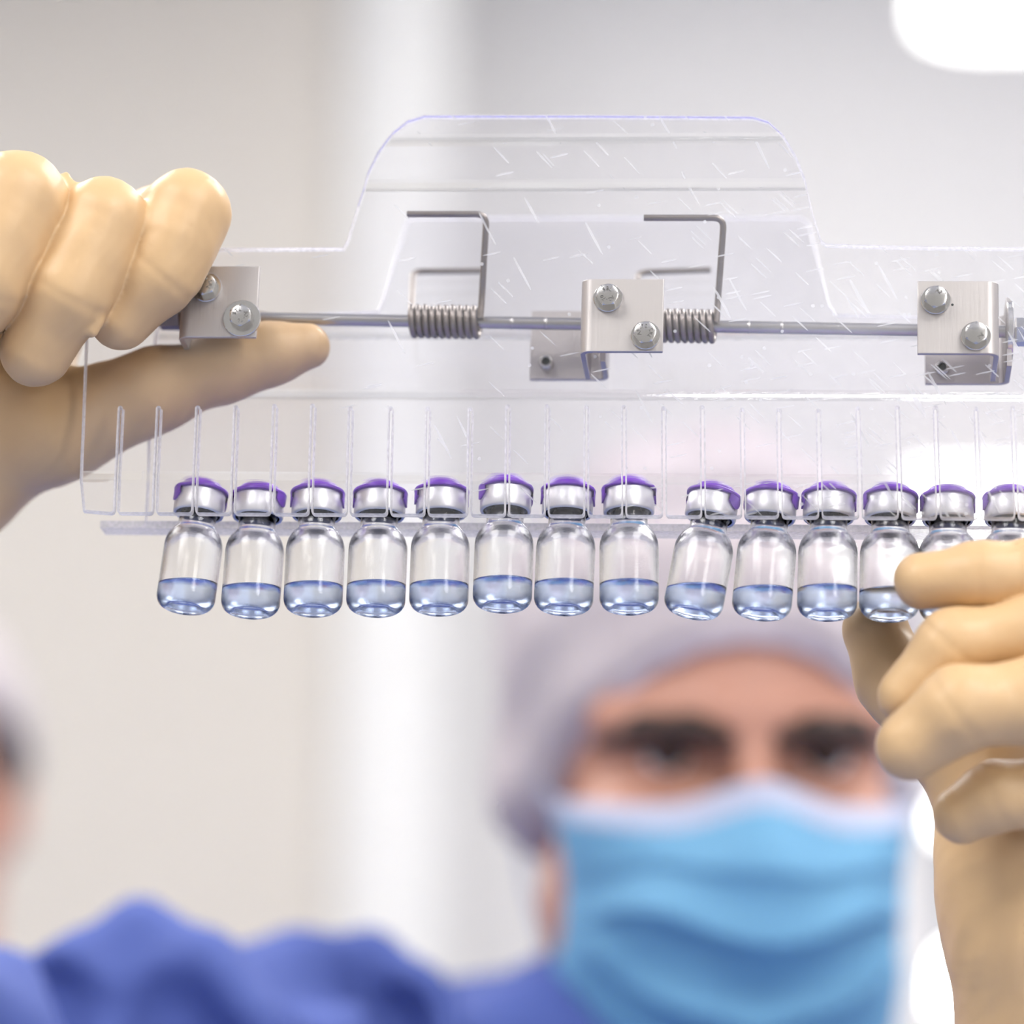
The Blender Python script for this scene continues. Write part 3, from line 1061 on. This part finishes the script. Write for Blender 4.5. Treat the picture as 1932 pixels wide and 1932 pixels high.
def head_sdf(P):
    Q = P.copy(); Q[:, 0] = np.abs(Q[:, 0])
    d = ell(P, (0, 10, 32), (74, 95, 86))
    d = smin(d, ell(P, (0, -28, -28), (64, 56, 92)), 20)
    d = smin(d, ell(P, (0, -36, -82), (44, 42, 36)), 20)
    d = smin(d, ell(Q, (50, -4, -68), (23, 36, 44)), 18)
    d = smin(d, ell(Q, (40, -58, -34), (26, 24, 20)), 14)
    d = smin(d, rcone(Q, (8, -83, 13), (52, -60, 12), 11, 10), 10)
    d = smax(d, -ell(Q, (32, -93, -5), (23, 20, 14)), 9)
    d = smin(d, rcone(P, (0, -84, 4), (0, -106, -38), 7, 12), 8)
    d = smin(d, ell(Q, (12, -96, -42), (9, 11, 8)), 6)
    lid = np.maximum(ell(Q, (32, -67, -2), (15.5, 15.5, 14.5)), -ell(Q, (32, -84, -4), (15, 14, 4.4)))
    d = smin(d, lid, 3)
    d = np.maximum(d, -ell(Q, (32, -83, -4), (14.6, 11, 4.4)))
    ear = smax(ell(Q, (76, 14, -8), (8, 19, 31)), -ell(Q, (84, 10, -6), (6, 10, 18)), 4)
    d = smin(d, ear, 6)
    d = smin(d, rcone(P, (0, 30, -80), (0, 55, -235), 60, 64), 25)
    d = smin(d, rcone(Q, (20, 60, -200), (150, 80, -250), 50, 45), 30)
    return d


body = sdf_obj('body', head_sdf, (-215, -130, -310), (215, 150, 130), 2.5, M['skin'], person, 2, HL)
for s in (-1, 1):
    mb = MB()
    prof = [(12.6 * math.sin(a) + 0.001, 12.6 * math.cos(a)) for a in np.linspace(0, math.pi, 18)]
    mb.lathe(prof, 28, 0, 'y')
    mb.lathe([(7.2, 10.8), (6.9, 11.2), (4.8, 12.1), (0.01, 12.85)], 28, 1, 'y')
    e_ = mb.build('eye', [M['eye'], M['iris']], person)
    # gaze turned inwards and slightly up, towards the rack
    e_.matrix_local = HL @ Matrix.Translation((s * 0.032, -0.0665, -0.003)) @ Matrix.Rotation(R(-2), 4, 'Z') @ Matrix.Rotation(R(-12), 4, 'X')

    mb = MB()
    mb.tube([(s * (32 + x), -79.5 + 0.028 * x * x, 0.8 - 0.017 * x * x) for x in np.linspace(-15, 15, 13)], [0.8] + [2.0] * 11 + [0.8], 8)
    la = mb.build('eyelash_shade', M['hair'], person)  # thickened lashes, their dark also stands in for shade over the eyes
    la.matrix_local = HL


def brow(s):
    def f(P):
        Q = P.copy(); Q[:, 0] = Q[:, 0] * s
        d = chain(Q, [((11, -91, 5), 3.8), ((25, -91, 9), 5.2), ((43, -81, 9), 4.8), ((58, -63, 2), 2.6)], 4)
        return d + 0.7 * np.sin(Q[:, 0] * 1.1 + Q[:, 2] * 1.6)
    return f


for s in (-1, 1):
    lo = (4, -100, 0) if s > 0 else (-66, -100, 0)
    hi = (66, -50, 26) if s > 0 else (-4, -50, 26)
    sdf_obj('eyebrow', brow(s), lo, hi, 1.2, M['hair'], person, 1, HL)


# hair: a thin dark cap below the net
def net_plane(P):
    # net edge: high over the forehead, low over the ears
    x2 = (P[:, 0] / 75.0) ** 2
    return 43 - 6 * x2 - (P[:, 1] + 84) * 0.95 - P[:, 2]       # < 0 above the edge


def hair_sdf(P):
    d = ell(P, (0, 12, 33), (77, 94, 87))
    return smax(smax(d, (net_plane(P) + 7) * 0.7, 6), -45 - P[:, 2], 6)


def net_sdf(P):
    fold = 1.6 * np.sin(P[:, 0] * 0.11 + 0.03 * P[:, 2]) + 1.2 * np.sin(P[:, 2] * 0.13 + P[:, 1] * 0.09 + 1) + 1.0 * np.sin(P[:, 1] * 0.17 + P[:, 0] * 0.06)
    outer_ = smin(ell(P, (0, 18, 36), (84, 106, 96)), ell(P, (0, 24, -16), (90, 62, 46)), 14) + fold - 4
    d = smax(smax(outer_, net_plane(P) * 0.7, 5), -58 - P[:, 2], 5)
    return d


sdf_obj('hair', hair_sdf, (-100, -100, -70), (100, 120, 135), 3, M['hair'], person, 1, HL)
sdf_obj('hair_net', net_sdf, (-104, -105, -84), (104, 135, 142), 2.6, M['net'], person, 1, HL)
# gathered hem of the net, following its edge round the head
pts, NN = [], 96
for k in range(NN):
    t = 2 * math.pi * k / NN
    x, y = 77.5 * math.sin(t), 14 - 101 * math.cos(t)
    for _ in range(4):
        z = 43 - 6 * (x / 75.0) ** 2 - (y + 84) * 0.95
        z = max(z, -55)
        q = max(0.05, 1 - ((z - 34) / 92.0) ** 2) ** 0.5
        x, y = 80.5 * q * math.sin(t), 14 - 101 * q * math.cos(t)
        z = max(43 - 6 * (x / 75.0) ** 2 - (y + 84) * 0.95, -55)
    pts.append((x, y, z))
mb = MB(); mb.tube(pts + [pts[0]], [3.4 + 0.7 * math.sin(k * 1.9) for k in range(NN)] + [3.4], 10, caps=False)
hem = mb.build('hair_net_hem', M['band'], person)
hem.matrix_local = HL


# face mask: pleated sheet standing off the lower face
def mask_surface(u, v):
    """u -1..1 across, v 0..1 from the top edge to the chin"""
    zt = -22 + 11 * math.exp(-(u / 0.2) ** 2) + 2 * abs(u) ** 3
    zb_ = -128 + 22 * abs(u) ** 2
    z = zt + (zb_ - zt) * v
    hw = 76 - 8 * math.sin(math.pi * v) + (-6 if v > 0.8 else 0) * (v - 0.8) * 5
    x = hw * math.sin(u * math.pi / 2 * 0.92) / math.sin(math.pi / 2 * 0.92)
    bul = math.exp(-((v - 0.33) / 0.34) ** 2)
    yc = -100 - 20 * bul + 26 * max(0, v - 0.62)
    y = yc + (64 + 18 * bul) * (1 - math.cos(abs(u) * math.pi / 2 * 0.93))
    nose = math.exp(-(u / 0.16) ** 2) * math.exp(-((v - 0.28) / 0.26) ** 2)
    y -= 7 * nose
    if v < 0.08:
        y += 6 * (1 - v / 0.08) * min(1, abs(u) * 3)
    return x, y, z


NU, NV = 60, 84
V, F, MI = [], [], []
for j in range(NV + 1):
    v = j / NV
    for i_ in range(NU + 1):
        u = -1 + 2 * i_ / NU
        x, y, z = mask_surface(u, v)
        # pleats: saw-tooth steps pulled tight at the sides, sagging open in the middle
        op = math.cos(u * math.pi / 2) ** 0.6
        sag = 6 * (1 - u * u)
        for pv, amp in ((0.26, 3.0), (0.47, 10.0), (0.86, 10.0)):
            vv = v + 0.02 * math.sin(u * 5 + pv * 9) + (0.33 * abs(u) if pv > 0.5 else -0.05 * math.cos(u * 7))
            if pv - 0.15 < vv < pv:
                y -= amp * op * ((vv - (pv - 0.15)) / 0.15) ** 1.3
            elif pv <= vv < pv + 0.03:
                y -= amp * op * (1 - (vv - pv) / 0.03)
        y -= 1.3 * math.sin(u * 9 + v * 14) * (0.3 + abs(u))
        V.append((x, y, z))
for j in range(NV):
    for i_ in range(NU):
        a = j * (NU + 1) + i_
        F.append((a, a + NU + 1, a + NU + 2, a + 1))
        MI.append(1 if j < 8 else 0)
mask = mesh_obj('face_mask', V, F, [M['mask'], M['mask_white']], person, True, MI, 0.001)
sol = mask.modifiers.new('cloth', 'SOLIDIFY'); sol.thickness = 0.0012; sol.offset = 0
mask.matrix_local = HL
mask['label'] = 'light blue pleated face mask with a white top hem'
for s in (-1, 1):
    mb = MB()
    mb.tube(smooth_path([(s * 71, -38, -24), (s * 80, -5, -8), (s * 85, 22, 14), (s * 84, 30, -12), (s * 78, 2, -60), (s * 66, -32, -104)], 14), 1.4, 8)
    lo_ = mb.build('ear_loop', M['mask_white'], mask)


# ------------------------------------------------------------------ gloves
def tw(px, py, y):
    return tuple(TW(px, py, y) * 1000)


K = 1 / 7.055


def seg(*pts):
    return [(tw(px, py, y), r * K) for px, py, y, r in pts]


def wrinkles(P, amp):
    a = np.sin(P[:, 0] * 0.42 + 0.9 * np.sin(P[:, 2] * 0.21)) * np.sin(P[:, 2] * 0.33 + P[:, 1] * 0.27)
    b = np.sin(P[:, 0] * 0.9 + P[:, 1] * 0.8 + 2.2 * np.sin(P[:, 2] * 0.3)) * np.sin(P[:, 2] * 0.7 - P[:, 0] * 0.5)
    return amp * (a + 0.4 * b)


# his right hand, at the plain end of the rack: fingers over the front, thumb behind the sheet
LI = seg((150, 520, 46, 74), (250, 440, 22, 74), (352, 402, -14, 77), (326, 462, -15, 76), (301, 518, -15, 70), (228, 603, -12, 59))
LM = seg((40, 520, 44, 78), (110, 450, 18, 80), (196, 420, -22, 79), (163, 486, -23, 80), (129, 552, -24, 78), (68, 662, -18, 69))
LR = seg((-80, 520, 42, 80), (-40, 440, 18, 84), (30, 382, -31, 91), (-4, 455, -32, 90), (-40, 530, -33, 85), (-97, 640, -26, 74))
LP = seg((-190, 560, 38, 70), (-170, 480, 12, 70), (-120, 430, -20, 70), (-185, 560, -20, 62), (-230, 650, -16, 56))
LT = seg((580, 654, 12, 45), (510, 667, 12, 54), (432, 690, 13, 62), (292, 736, 15, 76), (120, 802, 20, 108))
LPALM = seg((150, 520, 46, 74), (40, 640, 48, 95), (60, 800, 30, 115), (-110, 880, 38, 150))
LPALM2 = seg((-190, 560, 38, 70), (-160, 720, 44, 110), (-120, 880, 40, 140), (-300, 985, 60, 150), (-420, 1060, 70, 160))
LPALM3 = seg((-60, 540, 44, 85), (-60, 700, 46, 110), (-110, 880, 38, 145))


def glove_left(P):
    palm = smin(smin(chain(P, LPALM, 10), chain(P, LPALM2, 10), 10), chain(P, LPALM3, 10), 10)
    for fch in (LI, LM, LR, LP):
        palm = smin(palm, chain(P, fch[:2], 6), 8)
    d = smin(palm, chain(P, LT, 6), 9)
    fing = None
    for fch, kk in ((LI, 5), (LM, 5), (LR, 5), (LP, 5)):
        q = chain(P, fch, kk)
        # slack latex at the last joint
        c = np.asarray(fch[-2][0], np.float32); ax = np.asarray(fch[-1][0], np.float32) - c
        ax /= np.linalg.norm(ax)
        s_ = (P - c) @ ax
        q = q + 0.25 * np.exp(-((s_ + 0.5) / 1.3) ** 2)
        fing = q if fing is None else smin(fing, q, 0.7)
    d = smin(d, fing, 0.5)
    # puckers of spare glove
    for a, b, ra_, rb2 in (((352, 548, -13), (362, 536, -13), 6, 8), ((262, 372, -6), (250, 380, -4), 6, 8), ((126, 330, -26), (134, 352, -27), 7, 9), ((176, 628, -24), (186, 612, -24), 8, 6)):
        d = smin(d, rcone(P, tw(*a), tw(*b), ra_ * K, rb2 * K), 3.0)
    return d + wrinkles(P, 0.16)


def bounds(chains, pad):
    pts = np.array([p for ch in chains for p, r in ch]); rad = np.array([r for ch in chains for p, r in ch])
    return (pts - rad[:, None]).min(0) - pad, (pts + rad[:, None]).max(0) + pad


PL = np.array(PINV)
lo, hi = bounds([LI, LM, LR, LP, LT, LPALM, LPALM2], 3)
gl = sdf_obj('glove', glove_left, lo, hi, 0.62, M['latex'], person, 2, PL)
gl['label'] = 'cream latex glove with fingers curled over the plain end of the rack'

# his left hand, under the scratched end: fingers in front of the vials, thumb behind
RI = seg((2150, 1230, 24, 76), (2075, 1120, 2, 72), (1985, 1076, -10, 62), (1850, 1086, -13, 57), (1739, 1096, -12, 52))
RM = seg((2150, 1330, 22, 78), (2080, 1220, -4, 72), (1960, 1190, -15, 60), (1795, 1216, -17, 59), (1711, 1312, -14, 54))
RR = seg((2140, 1430, 22, 78), (2080, 1340, -4, 76), (1965, 1322, -22, 75), (1812, 1336, -27, 71), (1719, 1406, -23, 64))
RP = seg((2120, 1540, 24, 70), (2060, 1500, 4, 64), (1985, 1496, -6, 60), (1880, 1502, -8, 58), (1816, 1536, -6, 54))
RT = seg((1652, 1190, 30, 64), (1690, 1285, 30, 68), (1775, 1395, 30, 74), (1880, 1500, 32, 92))
RPALM = seg((1870, 1490, 32, 95), (1925, 1620, 32, 145), (1968, 1760, 36, 168), (2012, 1960, 48, 182), (2040, 2160, 70, 195))
RPALM2 = seg((2140, 1300, 24, 85), (2060, 1450, 30, 130), (1990, 1640, 34, 165))
RPALM3 = seg((2110, 1520, 24, 85), (2050, 1560, 28, 130), (1985, 1720, 36, 165))
RPALM4 = seg((1905, 1430, 34, 80), (2040, 1420, 32, 120))


WRZ = tw(1930, 1600, 20)[2]


def glove_right(P):
    palm = smin(smin(chain(P, RPALM, 12), chain(P, RPALM2, 12), 10), smin(chain(P, RPALM3, 12), chain(P, RPALM4, 10), 10), 10)
    for fch in (RI, RM, RR, RP):
        palm = smin(palm, chain(P, fch[:2], 6), 8)
    d = smin(palm, chain(P, RT, 6), 8)
    fing = None
    for fch in (RI, RM, RR, RP):
        q = chain(P, fch, 5)
        c = np.asarray(fch[-2][0], np.float32); ax = np.asarray(fch[-1][0], np.float32) - c
        ax /= np.linalg.norm(ax)
        s_ = (P - c) @ ax
        q = q + 0.25 * np.exp(-((s_ - 0.5) / 1.3) ** 2)
        fing = q if fing is None else smin(fing, q, 0.7)
    d = smin(d, fing, 0.5)
    for a, b, ra_, rb2 in (((1792, 1366, -33), (1784, 1350, -33), 10, 8),):
        d = smin(d, rcone(P, tw(*a), tw(*b), ra_ * K, rb2 * K), 4.0)
    # long soft creases down the wrist
    wz = np.clip((WRZ - P[:, 2]) / 18, 0, 1)
    d = d + wz * (0.28 * np.sin(P[:, 0] * 0.55 + 0.06 * P[:, 2]) + 0.10 * np.sin(P[:, 0] * 1.3 - 0.16 * P[:, 2]))
    return d + wrinkles(P, 0.14)


lo, hi = bounds([RI, RM, RR, RP, RT, RPALM, RPALM2], 3)
gr = sdf_obj('glove', glove_right, lo, hi, 0.65, M['latex'], person, 2, PL)
gr['label'] = 'cream latex glove with fingers in front of the vials and thumb behind'


# ------------------------------------------------------------------ scrubs
def cp(px, py, d):
    return tuple(CP(px, py, d) * 1000)


ex, ey, ez = EYES * 1000
SH_R = cp(1000, 2215, 1.46); EL_R = cp(-560, 2110, 1.14); WR_R = tuple(np.array(LPALM2[-1][0]))
SH_L = cp(1790, 2380, 1.52); EL_L = (ex + 240, ey - 120, ez - 370); WR_L = tuple(np.array(RPALM[-1][0]))
NB = (ex - 5, ey + 120, ez - 200)


def scrub_sdf(P):
    d = rcone(P, (ex - 8, ey + 160, ez - 300), (ex - 8, ey + 170, ez - 560), 150, 150)
    d = smin(d, rcone(P, SH_R, SH_L, 78, 78), 60)
    d = smin(d, rcone(P, (ex - 60, ey + 120, ez - 330), (ex + 50, ey + 120, ez - 330), 110, 110), 60)
    for sh, el, wr in ((SH_R, EL_R, WR_R), (SH_L, EL_L, WR_L)):
        d = smin(d, smin(rcone(P, sh, el, 72, 58), rcone(P, el, wr, 56, 37), 25), 45)
    # folds of the sleeve
    for pts, r in ((((-60, 1930, 1.20), (130, 1825, 1.265), (260, 1803, 1.28), (360, 1850, 1.27), (450, 1960, 1.255)), 15),
                   (((480, 1880, 1.33), (590, 1812, 1.355), (690, 1802, 1.375), (780, 1900, 1.355), (800, 1990, 1.335)), 15),
                   (((200, 2000, 1.215), (300, 1900, 1.25), (380, 1860, 1.28)), 11),
                   (((600, 1990, 1.29), (700, 1900, 1.335)), 10),
                   (((-120, 1880, 1.16), (10, 1960, 1.18)), 12)):
        ch = [(cp(*p), r) for p in pts]
        d = smin(d, chain(P, ch, 8), 16)
    # hollows between the folds
    for pts, r in ((((60, 1880, 1.235), (180, 1960, 1.21)), 15), (((330, 1905, 1.24), (420, 2010, 1.235)), 16), (((480, 1920, 1.285), (560, 2000, 1.27)), 16),
                   (((740, 1930, 1.34), (760, 2000, 1.325)), 14), (((150, 1890, 1.235), (250, 1900, 1.23)), 9)):
        ch = [(cp(*p), r) for p in pts]
        d = smax(d, -chain(P, ch, 8), 9)
    f = 4.2 * np.sin(P[:, 0] * 0.055 + 0.035 * P[:, 2] + 1.2 * np.sin(P[:, 1] * 0.02)) + 1.8 * np.sin(P[:, 0] * 0.12 - 0.07 * P[:, 1] + P[:, 2] * 0.05)
    d = d + f
    # neck opening
    d = smax(d, -rcone(P, (ex - 3, ey + 90, ez - 150), (ex - 3, ey + 110, ez - 255), 74, 60), 8)
    return d


pts = np.array([SH_R, EL_R, WR_R, SH_L, EL_L, WR_L, (ex, ey + 320, ez - 720), (ex, ey, ez - 150)])
lo = pts.min(0) - 90; hi = pts.max(0) + 90
lo[2] = ez - 720
sc_o = sdf_obj('scrub_top', scrub_sdf, lo, hi, 4.5, M['scrub'], person, 1, PL)


def trouser_sdf(P):
    Q = P.copy(); Q[:, 0] = np.abs(Q[:, 0] - ex) + ex
    d = rcone(P, (ex - 40, ey + 170, ez - 720), (ex + 40, ey + 170, ez - 720), 145, 145)
    d = smin(d, chain(Q, [((ex + 75, ey + 170, ez - 800), 95), ((ex + 95, ey + 160, 480), 72), ((ex + 100, ey + 170, 90), 66)], 20), 40)
    return np.maximum(d, 70 - P[:, 2]) + 2 * np.sin(P[:, 2] * 0.05 + P[:, 0] * 0.06)


sdf_obj('scrub_trousers', trouser_sdf, (ex - 260, ey - 40, 20), (ex + 260, ey + 380, ez - 560), 12, M['trouser'], person, 1, PL)
for s in (-1, 1):
    f = lambda P, s=s: np.maximum(smin(ell(P, (ex + s * 100, ey + 100, 35), (50, 115, 45)), ell(P, (ex + s * 100, ey + 180, 60), (48, 60, 55)), 20), -P[:, 2])
    sdf_obj('shoe', f, (ex + s * 100 - 65, ey - 40, -8), (ex + s * 100 + 65, ey + 260, 130), 5, M['shoe'], person, 1, PL)

# ------------------------------------------------------------------ second person, at the edge of the view far behind
HP2 = CP(-190, 1470, 2.3)
p2 = empty('person', Matrix.Translation((HP2.x, HP2.y, 0)))
tag(p2, 'blurred second person at the picture edge, only the side of the head showing', 'person')
qx, qy, qz = HP2 * 1000
P2I = np.array(p2.matrix_world.inverted())


def head2(P):
    d = ell(P, (qx, qy, qz), (74, 95, 110))
    d = smin(d, ell(P, (qx, qy - 30, qz - 50), (58, 60, 80)), 20)
    d = smin(d, ell(P, (qx + 74, qy + 5, qz - 20), (8, 17, 28)), 6)
    d = smin(d, ell(P, (qx - 74, qy + 5, qz - 20), (8, 17, 28)), 6)
    d = smin(d, rcone(P, (qx, qy - 85, qz - 5), (qx, qy - 105, qz - 35), 8, 13), 8)
    return smin(d, rcone(P, (qx, qy + 20, qz - 90), (qx, qy + 35, qz - 240), 58, 72), 25)


sdf_obj('body', head2, (qx - 120, qy - 140, qz - 280), (qx + 120, qy + 120, qz + 120), 5, M['skin'], p2, 1, P2I)
sdf_obj('hair', lambda P: smax(ell(P, (qx, qy + 8, qz + 2), (79, 97, 110)), (qz - 30) - P[:, 2] - (P[:, 1] - qy) * 0.5, 6), (qx - 120, qy - 140, qz - 140), (qx + 120, qy + 140, qz + 140), 5, M['hair'], p2, 1, P2I)
sdf_obj('hair_net', lambda P: smax(ell(P, (qx, qy + 10, qz + 8), (86, 104, 118)), (qz + 22) - P[:, 2] - (P[:, 1] - qy) * 0.4, 6), (qx - 120, qy - 140, qz - 140), (qx + 120, qy + 140, qz + 150), 5, M['net'], p2, 1, P2I)


def scrub2(P):
    d = rcone(P, (qx, qy + 40, qz - 380), (qx, qy + 40, qz - 650), 150, 150)
    d = smin(d, rcone(P, (qx - 140, qy + 40, qz - 300), (qx + 140, qy + 40, qz - 300), 72, 72), 50)
    for s in (-1, 1):
        d = smin(d, chain(P, [((qx + s * 165, qy + 40, qz - 310), 62), ((qx + s * 200, qy + 20, qz - 560), 50), ((qx + s * 170, qy - 150, qz - 700), 42)], 20), 25)
    return d + 3 * np.sin(P[:, 0] * 0.05 + P[:, 2] * 0.04)


sdf_obj('scrub_top', scrub2, (qx - 290, qy - 220, qz - 780), (qx + 290, qy + 220, qz - 200), 10, M['scrub'], p2, 1, P2I)


def trouser2(P):
    Q = P.copy(); Q[:, 0] = np.abs(Q[:, 0] - qx) + qx
    d = rcone(P, (qx - 40, qy + 40, qz - 760), (qx + 40, qy + 40, qz - 760), 145, 145)
    d = smin(d, chain(Q, [((qx + 75, qy + 40, qz - 850), 95), ((qx + 95, qy + 30, 450), 72), ((qx + 100, qy + 40, 60), 66)], 20), 40)
    return np.maximum(d, 4 - P[:, 2])


sdf_obj('scrub_trousers', trouser2, (qx - 260, qy - 160, -20), (qx + 260, qy + 240, qz - 600), 14, M['trouser'], p2, 1, P2I)
